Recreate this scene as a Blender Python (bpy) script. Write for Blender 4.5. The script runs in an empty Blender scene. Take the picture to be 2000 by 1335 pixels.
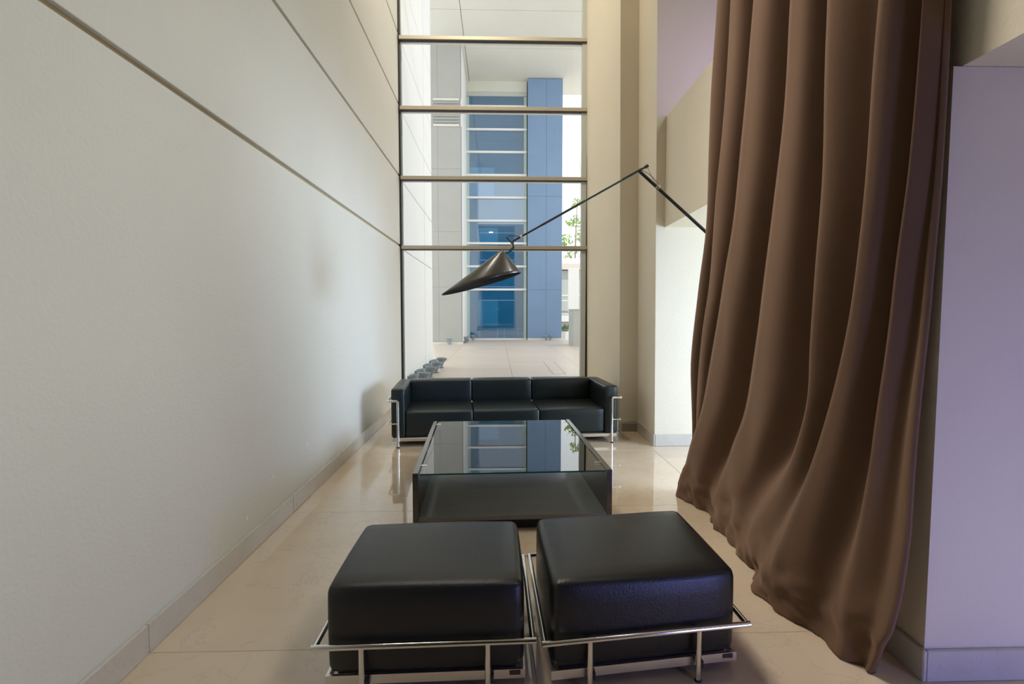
import bpy, bmesh, math, random
from mathutils import Vector, Matrix

random.seed(7)
C = bpy.context.scene.collection
PI = math.pi

# ------------------------------------------------------------------ camera, world, lights, exposure
cam_d = bpy.data.cameras.new('camera')
cam_d.sensor_width = 36.0
cam_d.lens = 18.0
cam_d.clip_start = 0.02
cam_d.clip_end = 400
cam = bpy.data.objects.new('camera', cam_d)
C.objects.link(cam)
cam.location = (0, 0, 1.45)
cam.rotation_euler = (math.radians(90 - 3.234), 0, math.radians(-1.599))
bpy.context.scene.camera = cam

sc = bpy.context.scene
sc.view_settings.view_transform = 'Standard'
sc.view_settings.look = 'None'
sc.view_settings.gamma = 1
sc.view_settings.use_curve_mapping = False
sc.view_settings.exposure = 0.0

world = bpy.data.worlds.new('overcast_sky')
sc.world = world
world.use_nodes = True
wb = world.node_tree.nodes['Background']
wb.inputs[0].default_value = (0.93, 0.97, 1.0, 1)
wb.inputs[1].default_value = 2.0


def area(name, loc, target, sx, sy, power, color, spread=180):
    d = bpy.data.lights.new(name, 'AREA')
    d.shape = 'RECTANGLE'
    d.size, d.size_y = sx, sy
    d.energy = power
    d.color = color
    d.spread = math.radians(spread)
    o = bpy.data.objects.new(name, d)
    C.objects.link(o)
    o.location = loc
    o.rotation_euler = (Vector(target) - Vector(loc)).to_track_quat('-Z', 'Y').to_euler()
    return o


# daylight entering by the windows of the side hall; then added fill lamps for left wall, transoms and curtain
area('side_hall_daylight', (4.7, 3.3, 1.45), (1.0, 4.7, 0.0), 2.8, 1.6, 215, (0.56, 0.73, 1.0), 150)
area('lawn_bounce', (4.6, 4.3, 0.15), (2.2, 5.0, 2.3), 1.2, 1.2, 11, (0.62, 1.0, 0.38), 150)
area('left_wall_fill', (4.0, 1.6, 7.95), (-1.5, 3.6, 0.0), 3.4, 5.4, 160, (0.97, 1.0, 0.96), 64)  # added high fill that brightens the left wall
area('transom_fill', (-0.55, 5.35, 8.12), (-0.3, 8.3, 3.4), 0.3, 0.15, 75, (1.0, 0.87, 0.68), 115)  # added warm lamp to lift the transoms and faces towards the viewer
area('curtain_fill', (-1.25, 3.5, 6.4), (1.5, 2.6, 1.5), 1.7, 1.7, 44, (1.0, 0.93, 0.84), 52)  # added lamp that gives the curtain folds contrast
# violet lamps of the hall
area('violet_hall_lamp', (3.1, -1.4, 0.7), (2.0, 1.9, 0.4), 0.8, 0.8, 20, (0.32, 0.36, 1.0), 100)
area('violet_cornice_lamp', (2.7, 4.3, 3.75), (2.6, 5.48, 4.1), 1.2, 0.2, 8.0, (0.38, 0.30, 1.0), 180)

# ------------------------------------------------------------------ materials


def mat(name, color, rough=0.5, metal=0.0, spec=0.5, bump=None, mottle=None, coat=0.0, sheen=None):
    """bump=(scale, strength, detail)  mottle=(scale, amount)"""
    m = bpy.data.materials.new(name)
    m.use_nodes = True
    nt = m.node_tree
    b = nt.nodes['Principled BSDF']
    b.inputs['Base Color'].default_value = (*color, 1)
    b.inputs['Roughness'].default_value = rough
    b.inputs['Metallic'].default_value = metal
    b.inputs['Specular IOR Level'].default_value = spec
    b.inputs['Coat Weight'].default_value = coat
    if sheen:
        b.inputs['Sheen Weight'].default_value = sheen[0]
        b.inputs['Sheen Roughness'].default_value = sheen[1]
        b.inputs['Sheen Tint'].default_value = (*sheen[2], 1)
    geo = nt.nodes.new('ShaderNodeNewGeometry')
    if mottle:
        n = nt.nodes.new('ShaderNodeTexNoise')
        n.inputs['Scale'].default_value = mottle[0]
        n.inputs['Detail'].default_value = 6
        nt.links.new(geo.outputs['Position'], n.inputs['Vector'])
        r = nt.nodes.new('ShaderNodeMix')
        r.data_type = 'RGBA'
        a = mottle[1]
        r.inputs['A'].default_value = (*[c * (1 - a) for c in color], 1)
        r.inputs['B'].default_value = (*[min(1, c * (1 + a)) for c in color], 1)
        nt.links.new(n.outputs['Fac'], r.inputs['Factor'])
        nt.links.new(r.outputs['Result'], b.inputs['Base Color'])
    if bump:
        n = nt.nodes.new('ShaderNodeTexNoise')
        n.inputs['Scale'].default_value = bump[0]
        n.inputs['Detail'].default_value = bump[2]
        nt.links.new(geo.outputs['Position'], n.inputs['Vector'])
        bp = nt.nodes.new('ShaderNodeBump')
        bp.inputs['Strength'].default_value = bump[1]
        bp.inputs['Distance'].default_value = 0.01
        nt.links.new(n.outputs['Fac'], bp.inputs['Height'])
        nt.links.new(bp.outputs['Normal'], b.inputs['Normal'])
    return m


def marble(name, base, vein, light, rough, vscale=1.0, veins=0.6):
    m = bpy.data.materials.new(name)
    m.use_nodes = True
    nt = m.node_tree
    N, L = nt.nodes, nt.links
    b = N['Principled BSDF']
    b.inputs['Roughness'].default_value = rough
    b.inputs['Specular IOR Level'].default_value = 0.5 if rough > 0.2 else 0.9
    b.inputs['Coat Weight'].default_value = 0.0 if rough > 0.2 else 0.55
    b.inputs['Coat Roughness'].default_value = 0.03
    geo = N.new('ShaderNodeNewGeometry')
    info = N.new('ShaderNodeObjectInfo')
    mul = N.new('ShaderNodeVectorMath')
    mul.operation = 'SCALE'
    mul.inputs[0].default_value = (13.0, 7.0, 3.0)
    L.new(info.outputs['Random'], mul.inputs['Scale'])
    add = N.new('ShaderNodeVectorMath')
    add.operation = 'ADD'
    L.new(geo.outputs['Position'], add.inputs[0])
    L.new(mul.outputs[0], add.inputs[1])
    cloud = N.new('ShaderNodeTexNoise')
    cloud.inputs['Scale'].default_value = 2.2 * vscale
    cloud.inputs['Detail'].default_value = 8
    L.new(add.outputs[0], cloud.inputs['Vector'])
    # thin veins: ridges where a warped noise crosses its middle
    warp = N.new('ShaderNodeTexNoise')
    warp.inputs['Scale'].default_value = 1.6 * vscale
    warp.inputs['Detail'].default_value = 9
    warp.inputs['Roughness'].default_value = 0.62
    warp.inputs['Distortion'].default_value = 0.5
    L.new(add.outputs[0], warp.inputs['Vector'])
    sub = N.new('ShaderNodeMath')
    sub.operation = 'SUBTRACT'
    sub.inputs[1].default_value = 0.5
    L.new(warp.outputs['Fac'], sub.inputs[0])
    ab = N.new('ShaderNodeMath')
    ab.operation = 'ABSOLUTE'
    L.new(sub.outputs[0], ab.inputs[0])
    vr = N.new('ShaderNodeMapRange')
    vr.inputs['From Min'].default_value = 0.0
    vr.inputs['From Max'].default_value = 0.009
    vr.inputs['To Min'].default_value = veins
    vr.inputs['To Max'].default_value = 0.0
    L.new(ab.outputs[0], vr.inputs['Value'])
    mix1 = N.new('ShaderNodeMix')
    mix1.data_type = 'RGBA'
    mix1.inputs['A'].default_value = (*base, 1)
    mix1.inputs['B'].default_value = (*light, 1)
    L.new(cloud.outputs['Fac'], mix1.inputs['Factor'])
    mix2 = N.new('ShaderNodeMix')
    mix2.data_type = 'RGBA'
    mix2.inputs['B'].default_value = (*vein, 1)
    L.new(mix1.outputs['Result'], mix2.inputs['A'])
    L.new(vr.outputs['Result'], mix2.inputs['Factor'])
    L.new(mix2.outputs['Result'], b.inputs['Base Color'])
    return m


def glass(name, tint, reflect=0.05, rough=0.0, grazing=0.6, film=None):
    """thin pane: lets light through, reflects by a Fresnel curve"""
    m = bpy.data.materials.new(name)
    m.use_nodes = True
    nt = m.node_tree
    N, L = nt.nodes, nt.links
    N.remove(N['Principled BSDF'])
    t = N.new('ShaderNodeBsdfTransparent')
    t.inputs[0].default_value = (*tint, 1)
    g = N.new('ShaderNodeBsdfGlossy')
    g.inputs['Roughness'].default_value = rough
    f = N.new('ShaderNodeFresnel')
    f.inputs['IOR'].default_value = 1.5
    mr = N.new('ShaderNodeMapRange')
    mr.inputs['From Min'].default_value = 0.04
    mr.inputs['From Max'].default_value = 1.0
    mr.inputs['To Min'].default_value = reflect
    mr.inputs['To Max'].default_value = grazing
    mr.clamp = True
    L.new(f.outputs[0], mr.inputs['Value'])
    mx = N.new('ShaderNodeMixShader')
    L.new(mr.outputs[0], mx.inputs[0])
    if film:
        # tinted film: part of the pane scatters its own colour
        dfs = N.new('ShaderNodeBsdfDiffuse')
        dfs.inputs[0].default_value = (*film[1], 1)
        m2 = N.new('ShaderNodeMixShader')
        m2.inputs[0].default_value = film[0]
        L.new(t.outputs[0], m2.inputs[1])
        L.new(dfs.outputs[0], m2.inputs[2])
        L.new(m2.outputs[0], mx.inputs[1])
    else:
        L.new(t.outputs[0], mx.inputs[1])
    L.new(g.outputs[0], mx.inputs[2])
    L.new(mx.outputs[0], N['Material Output'].inputs[0])
    return m


def wood(name, c1, c2, rough):
    m = bpy.data.materials.new(name)
    m.use_nodes = True
    nt = m.node_tree
    N, L = nt.nodes, nt.links
    b = N['Principled BSDF']
    b.inputs['Roughness'].default_value = rough
    b.inputs['Specular IOR Level'].default_value = 0.85
    b.inputs['Coat Weight'].default_value = 0.2
    b.inputs['Coat Roughness'].default_value = 0.12
    co = N.new('ShaderNodeTexCoord')
    mp = N.new('ShaderNodeMapping')
    mp.inputs['Scale'].default_value = (3, 120, 120)
    L.new(co.outputs['Object'], mp.inputs[0])
    n = N.new('ShaderNodeTexNoise')
    n.inputs['Scale'].default_value = 1.0
    n.inputs['Detail'].default_value = 4
    L.new(mp.outputs[0], n.inputs['Vector'])
    mx = N.new('ShaderNodeMix')
    mx.data_type = 'RGBA'
    mx.inputs['A'].default_value = (*c1, 1)
    mx.inputs['B'].default_value = (*c2, 1)
    L.new(n.outputs['Fac'], mx.inputs['Factor'])
    L.new(mx.outputs['Result'], b.inputs['Base Color'])
    bp = N.new('ShaderNodeBump')
    bp.inputs['Strength'].default_value = 0.12
    bp.inputs['Distance'].default_value = 0.002
    L.new(n.outputs['Fac'], bp.inputs['Height'])
    L.new(bp.outputs[0], b.inputs['Normal'])
    return m


M = {}
M['plaster'] = mat('cream_textured_plaster', (0.74, 0.665, 0.53), 0.85, spec=0.2, bump=(55, 0.2, 5), mottle=(1.3, 0.04))
M['plaster_left'] = mat('pale_textured_plaster', (0.68, 0.67, 0.61), 0.85, spec=0.2, bump=(60, 0.17, 6), mottle=(1.1, 0.05))
M['groove'] = mat('tan_groove_shade', (0.55, 0.46, 0.29), 0.9)  # shade of the recess put into the colour
M['dark_panel'] = mat('dark_brown_panelling', (0.06, 0.045, 0.035), 0.7)
M['ceiling'] = mat('ceiling_white', (0.7, 0.68, 0.62), 0.9)
M['marble'] = marble('cream_polished_marble', (0.58, 0.455, 0.32), (0.36, 0.26, 0.16), (0.70, 0.575, 0.43), 0.05, 1.6, 0.28)
M['marble_base'] = marble('grey_beige_marble', (0.50, 0.46, 0.40), (0.30, 0.27, 0.22), (0.62, 0.58, 0.52), 0.25, 2.5, 0.25)
M['marble_out'] = marble('pink_terrace_marble', (0.58, 0.47, 0.39), (0.42, 0.30, 0.22), (0.69, 0.59, 0.51), 0.35, 0.7, 0.3)
M['grout'] = mat('joint_grout', (0.30, 0.25, 0.19), 0.9)
M['leather'] = mat('black_leather', (0.009, 0.014, 0.0135), 0.34, spec=0.45, bump=(170, 0.16, 4))
M['leather_otto'] = mat('black_grained_leather', (0.008, 0.008, 0.0075), 0.38, spec=0.5, bump=(120, 0.13, 6))
M['chrome'] = mat('polished_chrome', (0.80, 0.79, 0.77), 0.12, metal=1.0)
M['chrome_satin'] = mat('satin_chrome', (0.78, 0.76, 0.73), 0.28, metal=1.0)
M['rubber'] = mat('black_rubber', (0.02, 0.02, 0.02), 0.7)
M['tag'] = mat('dark_red_tag', (0.07, 0.012, 0.015), 0.6)
M['wenge'] = wood('dark_wenge_wood', (0.020, 0.016, 0.013), (0.050, 0.044, 0.040), 0.20)
M['shelf_wood'] = wood('shelf_wood_sheen', (0.11, 0.11, 0.11), (0.18, 0.18, 0.18), 0.27)  # wood lightened: sheen from the window put into its colour
M['glass'] = glass('clear_glass', (0.96, 0.985, 0.97), 0.05, 0.0, 0.75)
M['table_glass'] = glass('table_glass', (0.95, 0.985, 0.965), 0.18, 0.0, 1.0)
M['glass_edge'] = mat('green_glass_edge', (0.01, 0.10, 0.075), 0.1)
M['frame'] = mat('bronze_anodised_aluminium', (0.50, 0.45, 0.36), 0.42, metal=0.3, mottle=(9, 0.05))
M['jamb'] = mat('grey_green_aluminium', (0.52, 0.55, 0.52), 0.5)
M['gasket'] = mat('black_gasket', (0.012, 0.012, 0.012), 0.6)
M['velvet'] = mat('brown_velvet', (0.148, 0.088, 0.056), 0.85, spec=0.1, bump=(400, 0.08, 3), mottle=(3, 0.10),
                  sheen=(0.35, 0.4, (0.66, 0.48, 0.36)))
M['lamp'] = mat('dark_olive_lacquer', (0.050, 0.041, 0.024), 0.3, spec=0.6, coat=0.3)
M['lamp_in'] = mat('black_lamp_inside', (0.012, 0.012, 0.012), 0.5)
M['black_metal'] = mat('black_metal', (0.012, 0.012, 0.012), 0.38)
M['wire_red'] = mat('red_brown_wire', (0.16, 0.05, 0.03), 0.5)
M['white_out'] = mat('white_exterior_panel', (0.84, 0.84, 0.83), 0.6, mottle=(0.8, 0.02))
M['concrete'] = mat('grey_concrete', (0.42, 0.42, 0.40), 0.8, bump=(30, 0.15, 5), mottle=(1.2, 0.07))
M['soffit'] = mat('pale_concrete_soffit', (0.70, 0.69, 0.62), 0.8, mottle=(0.9, 0.05))
M['blue_clad'] = mat('blue_grey_cladding', (0.19, 0.29, 0.46), 0.35, mottle=(1.5, 0.06))
M['blue_wall'] = mat('deep_blue_inner_wall', (0.03, 0.24, 0.55), 0.5)
M['blue_light'] = mat('bright_blue_reflection', (0.22, 0.62, 1.0), 0.4)  # reflections in the far glass, painted as bright blue
M['far_glass'] = glass('blue_tinted_glass', (0.62, 0.86, 0.98), 0.24, 0.01, 0.8, (0.36, (0.03, 0.28, 0.57)))
M['green_jamb'] = mat('pale_green_jamb', (0.50, 0.62, 0.58), 0.5)
M['white_metal'] = mat('white_painted_metal', (0.85, 0.85, 0.84), 0.4)
M['flood'] = mat('blue_grey_cast_metal', (0.25, 0.305, 0.35), 0.45)
M['flood_glass'] = mat('frosted_lamp_lens', (0.42, 0.49, 0.50), 0.2)
M['leaf'] = mat('pale_green_leaf', (0.30, 0.42, 0.10), 0.6)
M['leaf_dark'] = mat('mid_green_leaf', (0.10, 0.20, 0.07), 0.6)
M['bark'] = mat('grey_bark', (0.35, 0.31, 0.27), 0.9)
M['far_stone'] = mat('pinkish_stone_fascia', (0.80, 0.70, 0.62), 0.8)
M['far_grey'] = mat('far_grey_render', (0.42, 0.43, 0.42), 0.8, mottle=(2, 0.1))
M['pot'] = mat('white_pot', (0.8, 0.8, 0.78), 0.5)
M['plaster_chip'] = mat('bare_white_plaster', (0.86, 0.86, 0.82), 0.9)

# ------------------------------------------------------------------ helpers


def link(name, me, m=None, parent=None):
    o = bpy.data.objects.new(name, me)
    C.objects.link(o)
    if m is not None:
        for x in (m if isinstance(m, (list, tuple)) else [m]):
            me.materials.append(x)
    if parent is not None:
        o.parent = parent
    return o


def obj(name, bm, m=None, parent=None, smooth=False, recalc=True):
    if recalc:
        bmesh.ops.recalc_face_normals(bm, faces=bm.faces)
    me = bpy.data.meshes.new(name)
    bm.to_mesh(me)
    bm.free()
    if smooth:
        for p in me.polygons:
            p.use_smooth = True
    return link(name, me, m, parent)


def auto_smooth(o, ang=40):
    me = o.data
    for p in me.polygons:
        p.use_smooth = True
    me.set_sharp_from_angle(angle=math.radians(ang))


def tag(o, label, cat, group=None):
    o['label'] = label
    o['category'] = cat
    if group:
        o['group'] = group
    return o


def struct(o, label=None):
    o['kind'] = 'structure'
    if label:
        o['label'] = label
    return o


def thing(name, label, cat, loc=(0, 0, 0), rot=0.0, group=None):
    o = bpy.data.objects.new(name, None)
    o.empty_display_size = 0.1
    C.objects.link(o)
    o.location = loc
    o.rotation_euler = (0, 0, rot)
    return tag(o, label, cat, group)


def add_box(bm, x0, x1, y0, y1, z0, z1, bevel=0.0, seg=2):
    r = bmesh.ops.create_cube(bm, size=1.0)
    vs = r['verts']
    for v in vs:
        v.co.x = x0 if v.co.x < 0 else x1
        v.co.y = y0 if v.co.y < 0 else y1
        v.co.z = z0 if v.co.z < 0 else z1
    if bevel > 0:
        es = list({e for v in vs for e in v.link_edges})
        bmesh.ops.bevel(bm, geom=es, offset=bevel, segments=seg, profile=0.5, affect='EDGES')


def box(name, x0, x1, y0, y1, z0, z1, m, parent=None, bevel=0.0, seg=2):
    bm = bmesh.new()
    add_box(bm, x0, x1, y0, y1, z0, z1, bevel, seg)
    return obj(name, bm, m, parent)


def add_prism(bm, bottom, top):
    a = [bm.verts.new(p) for p in bottom]
    b = [bm.verts.new(p) for p in top]
    n = len(a)
    bm.faces.new(a)
    bm.faces.new(b)
    for i in range(n):
        bm.faces.new((a[i], a[(i + 1) % n], b[(i + 1) % n], b[i]))


def add_tube(bm, pts, r, seg=10, r1=None):
    """round bar along a polyline, mitred at the bends, capped"""
    pts = [Vector(p) for p in pts]
    n = len(pts)
    rings = []
    prev = None
    for i, p in enumerate(pts):
        d0 = (p - pts[i - 1]).normalized() if i > 0 else None
        d1 = (pts[i + 1] - p).normalized() if i < n - 1 else None
        t = (d0 + d1).normalized() if d0 is not None and d1 is not None else (d0 if d1 is None else d1)
        k = 1.0
        if d0 is not None and d1 is not None:
            k = 1.0 / max(0.5, t.dot(d1))
        if prev is None:
            ref = Vector((0, 0, 1)) if abs(t.z) < 0.9 else Vector((1, 0, 0))
            u = t.cross(ref).normalized()
        else:
            u = (prev - t * prev.dot(t)).normalized()
        v = t.cross(u).normalized()
        prev = u
        rr = r if r1 is None else r + (r1 - r) * i / (n - 1)
        bend = None
        if d0 is not None and d1 is not None and k > 1.001:
            bend = (d1 - d0).normalized()
        ring = []
        for j in range(seg):
            a = 2 * PI * j / seg
            w = u * math.cos(a) * rr + v * math.sin(a) * rr
            if bend is not None:
                w = w + bend * (w.dot(bend)) * (k - 1)
            ring.append(bm.verts.new(p + w))
        rings.append(ring)
    for i in range(n - 1):
        for j in range(seg):
            bm.faces.new((rings[i][j], rings[i][(j + 1) % seg], rings[i + 1][(j + 1) % seg], rings[i + 1][j]))
    bm.faces.new(rings[0][::-1])
    bm.faces.new(rings[-1])


def fillet(pts, rad, k=5):
    """round the inner corners of a polyline"""
    pts = [Vector(p) for p in pts]
    out = [pts[0]]
    for i in range(1, len(pts) - 1):
        a, p, b = pts[i - 1], pts[i], pts[i + 1]
        r = min(rad, (a - p).length * 0.45, (b - p).length * 0.45)
        p0 = p + (a - p).normalized() * r
        p1 = p + (b - p).normalized() * r
        for q in range(k + 1):
            t = q / k
            out.append(p0 * (1 - t) ** 2 + p * 2 * t * (1 - t) + p1 * t ** 2)
    out.append(pts[-1])
    return out


def tube(name, pts, r, m, parent=None, seg=10, rad=None, r1=None):
    bm = bmesh.new()
    add_tube(bm, fillet(pts, rad) if rad else pts, r, seg, r1)
    o = obj(name, bm, m, parent)
    auto_smooth(o, 50)
    return o


def add_lathe(bm, prof, seg=20, mx=Matrix.Identity(4)):
    rings = []
    for (r, z) in prof:
        rings.append([bm.verts.new(mx @ Vector((r * math.cos(2 * PI * j / seg), r * math.sin(2 * PI * j / seg), z)))
                      for j in range(seg)])
    for a, b in zip(rings[:-1], rings[1:]):
        for j in range(seg):
            bm.faces.new((a[j], a[(j + 1) % seg], b[(j + 1) % seg], b[j]))
    bm.faces.new(rings[0][::-1])
    bm.faces.new(rings[-1])


def cushion(name, x0, x1, y0, y1, z0, z1, m, parent, rad=0.03, puff=0.01, skew=0.0, wob=0.0, seed=0):
    """upholstered block: rounded edges, faces bulging by puff, gentle unevenness"""
    rnd = random.Random(seed)
    ph = [rnd.uniform(0, 6.28) for _ in range(6)]
    bm = bmesh.new()
    add_box(bm, x0, x1, y0, y1, z0, z1)

    def cuts(a, b, axis):
        n = max(3, int(round((b - a) / 0.075)))
        pos = [a + rad, b - rad] + [a + rad + (b - a - 2 * rad) * i / n for i in range(1, n)]
        for p in pos:
            co = [0, 0, 0]
            no = [0, 0, 0]
            co[axis] = p
            no[axis] = 1
            bmesh.ops.bisect_plane(bm, geom=bm.verts[:] + bm.edges[:] + bm.faces[:], plane_co=co, plane_no=no, dist=1e-6)
    # extra loops inside the rounding so that corners turn smoothly
    cuts(x0, x1, 0)
    cuts(y0, y1, 1)
    cuts(z0, z1, 2)
    for f in (0.35,):
        for axis, (a, b) in enumerate(((x0, x1), (y0, y1), (z0, z1))):
            for p in (a + rad * f, b - rad * f):
                co = [0, 0, 0]
                no = [0, 0, 0]
                co[axis] = p
                no[axis] = 1
                bmesh.ops.bisect_plane(bm, geom=bm.verts[:] + bm.edges[:] + bm.faces[:], plane_co=co, plane_no=no, dist=1e-6)
    lo = Vector((x0, y0, z0))
    hi = Vector((x1, y1, z1))
    for v in bm.verts:
        p = v.co.copy()
        q = Vector([min(max(p[i], lo[i] + rad), hi[i] - rad) for i in range(3)])
        d = p - q
        if d.length > 1e-7:
            # cube-to-sphere style projection keeps faces flat and edges round
            mxc = max(abs(d.x), abs(d.y), abs(d.z))
            d = d.normalized() * (mxc if mxc < rad else rad)
        p = q + d
        s = [(p[i] - lo[i]) / (hi[i] - lo[i]) for i in range(3)]
        w = [max(0.0, 4 * t * (1 - t)) for t in s]
        out = Vector((0, 0, 0))
        out.x = (2 * s[0] - 1) * (w[1] * w[2]) ** 0.7
        out.y = (2 * s[1] - 1) * (w[0] * w[2]) ** 0.7
        out.z = (2 * s[2] - 1) * (w[0] * w[1]) ** 0.7
        p = p + out * puff
        if wob:
            p.z += wob * math.sin(7 * p.x + ph[0]) * math.sin(6 * p.y + ph[1]) * s[2]
            p.y += wob * math.sin(8 * p.x + ph[2]) * math.sin(9 * p.z + ph[3])
        p.y += skew * (p.x - (x0 + x1) / 2)
        v.co = p
    return obj(name, bm, m, parent, smooth=True)


def leaves(bm, n, cx, cy, cz, rx, ry, rz, size, rnd):
    for _ in range(n):
        while True:
            p = Vector((rnd.uniform(-1, 1), rnd.uniform(-1, 1), rnd.uniform(-1, 1)))
            if p.length < 1:
                break
        p = Vector((cx + p.x * rx, cy + p.y * ry, cz + p.z * rz))
        a = Vector((rnd.gauss(0, 1), rnd.gauss(0, 1), rnd.gauss(0, 1))).normalized()
        b = a.cross(Vector((rnd.gauss(0, 1), rnd.gauss(0, 1), rnd.gauss(0, 1)))).normalized()
        s = size * rnd.uniform(0.6, 1.3)
        q = [p - a * s, p + b * s * 0.4, p + a * s, p - b * s * 0.4]
        bm.faces.new([bm.verts.new(v) for v in q])


# ------------------------------------------------------------------ the setting: floor
YW = 8.05           # plane of the big window
XL = -1.505         # face of the left wall
floor = struct(box('floor', -1.75, 6.2, -6.2, YW + 0.04, -0.12, -0.012, M['grout']), 'cream polished marble floor of the lounge')
TX = [XL - 0.02, 0.10, 1.655, 3.21, 4.77, 6.15]
for ci in range(5):
    off = 0.0 if ci == 0 else 0.065
    y = 2.155 + off - 1.545 * 5
    k = 0
    while y < YW:
        y0, y1 = max(y, -6.1), min(y + 1.545, YW)
        if y1 - y0 > 0.05:
            dz = random.uniform(-0.0004, 0.0004)
            box('marble_slab', TX[ci] + 0.0012, TX[ci + 1] - 0.0012, y0 + 0.0012, y1 - 0.0012, -0.012, 0.0 + dz, M['marble'], floor, 0.0012, 1)
        y += 1.545

# left wall: proud plaster bands with recessed grooves between them
wall_left = struct(box('wall_left', -1.80, -1.528, -6.2, YW + 0.10, 0, 8.2, M['groove']),
                   'tall pale plaster wall with recessed horizontal grooves on the left')
ZG = [0.0, 2.490, 3.553, 4.635, 5.690, 6.76, 8.2]
for i in range(len(ZG) - 1):
    z0 = ZG[i] + (0.016 if i else 0.0)
    z1 = ZG[i + 1] - 0.016
    box('plaster_band', -1.529, XL, -6.2, YW + 0.02, z0, z1, M['plaster_left'], wall_left, 0.004, 2)
# chipped paint marks low on the wall
for (y, z, w, h, a) in ((4.03, 0.42, 0.085, 0.014, 0.35), (3.42, 0.36, 0.075, 0.012, 0.5), (3.05, 0.22, 0.02, 0.05, 0.1),
                        (4.60, 0.30, 0.03, 0.008, 0.2), (3.52, 0.40, 0.03, 0.006, 0.4)):
    bm = bmesh.new()
    ring = []
    for k in range(9):
        t = 2 * PI * k / 9
        rr = random.uniform(0.6, 1.0)
        dy, dz = math.cos(t) * w / 2 * rr, math.sin(t) * h / 2 * rr
        ring.append((dy * math.cos(a) - dz * math.sin(a), dy * math.sin(a) + dz * math.cos(a)))
    add_prism(bm, [(XL - 0.001, y + p, z + q) for p, q in ring], [(XL + 0.0012, y + p, z + q) for p, q in ring])
    obj('paint_chip', bm, M['plaster_chip'], wall_left)

base_l = struct(box('baseboard_left', XL - 0.004, XL + 0.004, -6.0, YW - 0.02, 0, 0.12, M['grout']), 'low marble skirting along the left wall')
y = 2.15 - 1.545 * 5
while y < YW - 0.05:
    y0, y1 = max(y, -6.0), min(y + 1.545, YW - 0.02)
    if y1 > y0:
        box('skirting_stone', XL + 0.002, -1.487, y0 + 0.0015, y1 - 0.0015, 0.001, 0.128, M['marble_base'], base_l, 0.003, 2)
    y += 1.545

# right side: return wall beside the window, stepped pilaster and back wall of the side hall
BK = 5.48
LEAN = -0.075
prof = [(1.405, YW + 0.15), (1.492, 6.175), (1.725, 6.215), (1.712, BK), (6.2, BK), (6.2, YW + 0.15)]
bm = bmesh.new()
add_prism(bm, [(x, y, 0) for x, y in prof],
          [(x + (LEAN if x < 3 else 0), y, 8.2) for x, y in prof])
wall_right = struct(obj('wall_right', bm, M['plaster']), 'cream wall right of the window with a stepped pilaster')
bs = struct(box('baseboard_right', 1.52, 1.715, 6.165, 6.20, 0, 0.10, M['grout']), 'marble skirting round the stepped pilaster')


def skirt(a, b, nrm, name='skirting_stone', par=None, h=0.128, t=0.016):
    a, b, nrm = Vector((*a, 0)), Vector((*b, 0)), Vector((*nrm, 0)).normalized()
    bm = bmesh.new()
    q = [a, b, b + nrm * t, a + nrm * t]
    add_prism(bm, [(p.x, p.y, 0.001) for p in q], [(p.x, p.y, h) for p in q])
    es = [e for e in bm.edges]
    bmesh.ops.bevel(bm, geom=es, offset=0.003, segments=2, affect='EDGES')
    return obj(name, bm, M['marble_base'], par)


skirt((1.408, YW - 0.02), (1.491, 6.16), (-1, 0), par=bs)
skirt((1.476, 6.175), (1.708, 6.215), (0.17, -1), par=bs)
skirt((1.724, 6.205), (1.711, BK - 0.016), (-1, 0), par=bs)
skirt((1.713, BK), (3.2, BK), (0, -1), par=bs)
skirt((3.202, BK), (6.1, BK), (0, -1), par=bs)

# near pillar and the deep beam it carries
bm = bmesh.new()
add_prism(bm, [(1.682, 1.905, 0), (2.75, 1.905, 0), (2.75, 2.45, 0), (1.70, 2.45, 0)],
          [(1.690, 1.905, 2.362), (2.75, 1.905, 2.362), (2.75, 2.45, 2.362), (1.706, 2.45, 2.362)])
wall_p = struct(obj('wall_pillar', bm, M['plaster']), 'broad plaster pillar in violet light at the right edge')
bp_ = struct(box('baseboard_pillar', 1.70, 2.70, 1.91, 2.4, 0, 0.1, M['grout']), 'marble skirting round the near pillar')
skirt((1.683, 1.889), (1.70, 2.45), (-1, 0), par=bp_)
skirt((1.6825, 1.905), (2.75, 1.905), (0, -1), par=bp_)
bm = bmesh.new()
q = [(1.788, BK + 0.02), (1.722, 1.7), (1.66, -3.0), (3.4, -3.0), (3.4, BK + 0.02)]
add_prism(bm, [(x, y, 2.364) for x, y in q], [(x, y, 3.525) for x, y in q])
struct(obj('trim_1', bm, M['plaster']), 'deep plaster beam over the opening behind the curtain')
# rest of the shell, out of view
struct(box('ceiling', -1.8, 6.3, -6.3, YW + 0.12, 8.2, 8.35, M['ceiling']), 'plain high ceiling')
struct(box('wall_rear', -1.8, 6.3, -6.35, -6.2, 0, 8.2, M['dark_panel']), 'dark wall behind the viewer')
struct(box('wall_hall', 6.2, 6.35, -6.2, YW + 0.1, 0, 8.2, M['plaster']), 'plain outer wall of the side hall')

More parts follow.
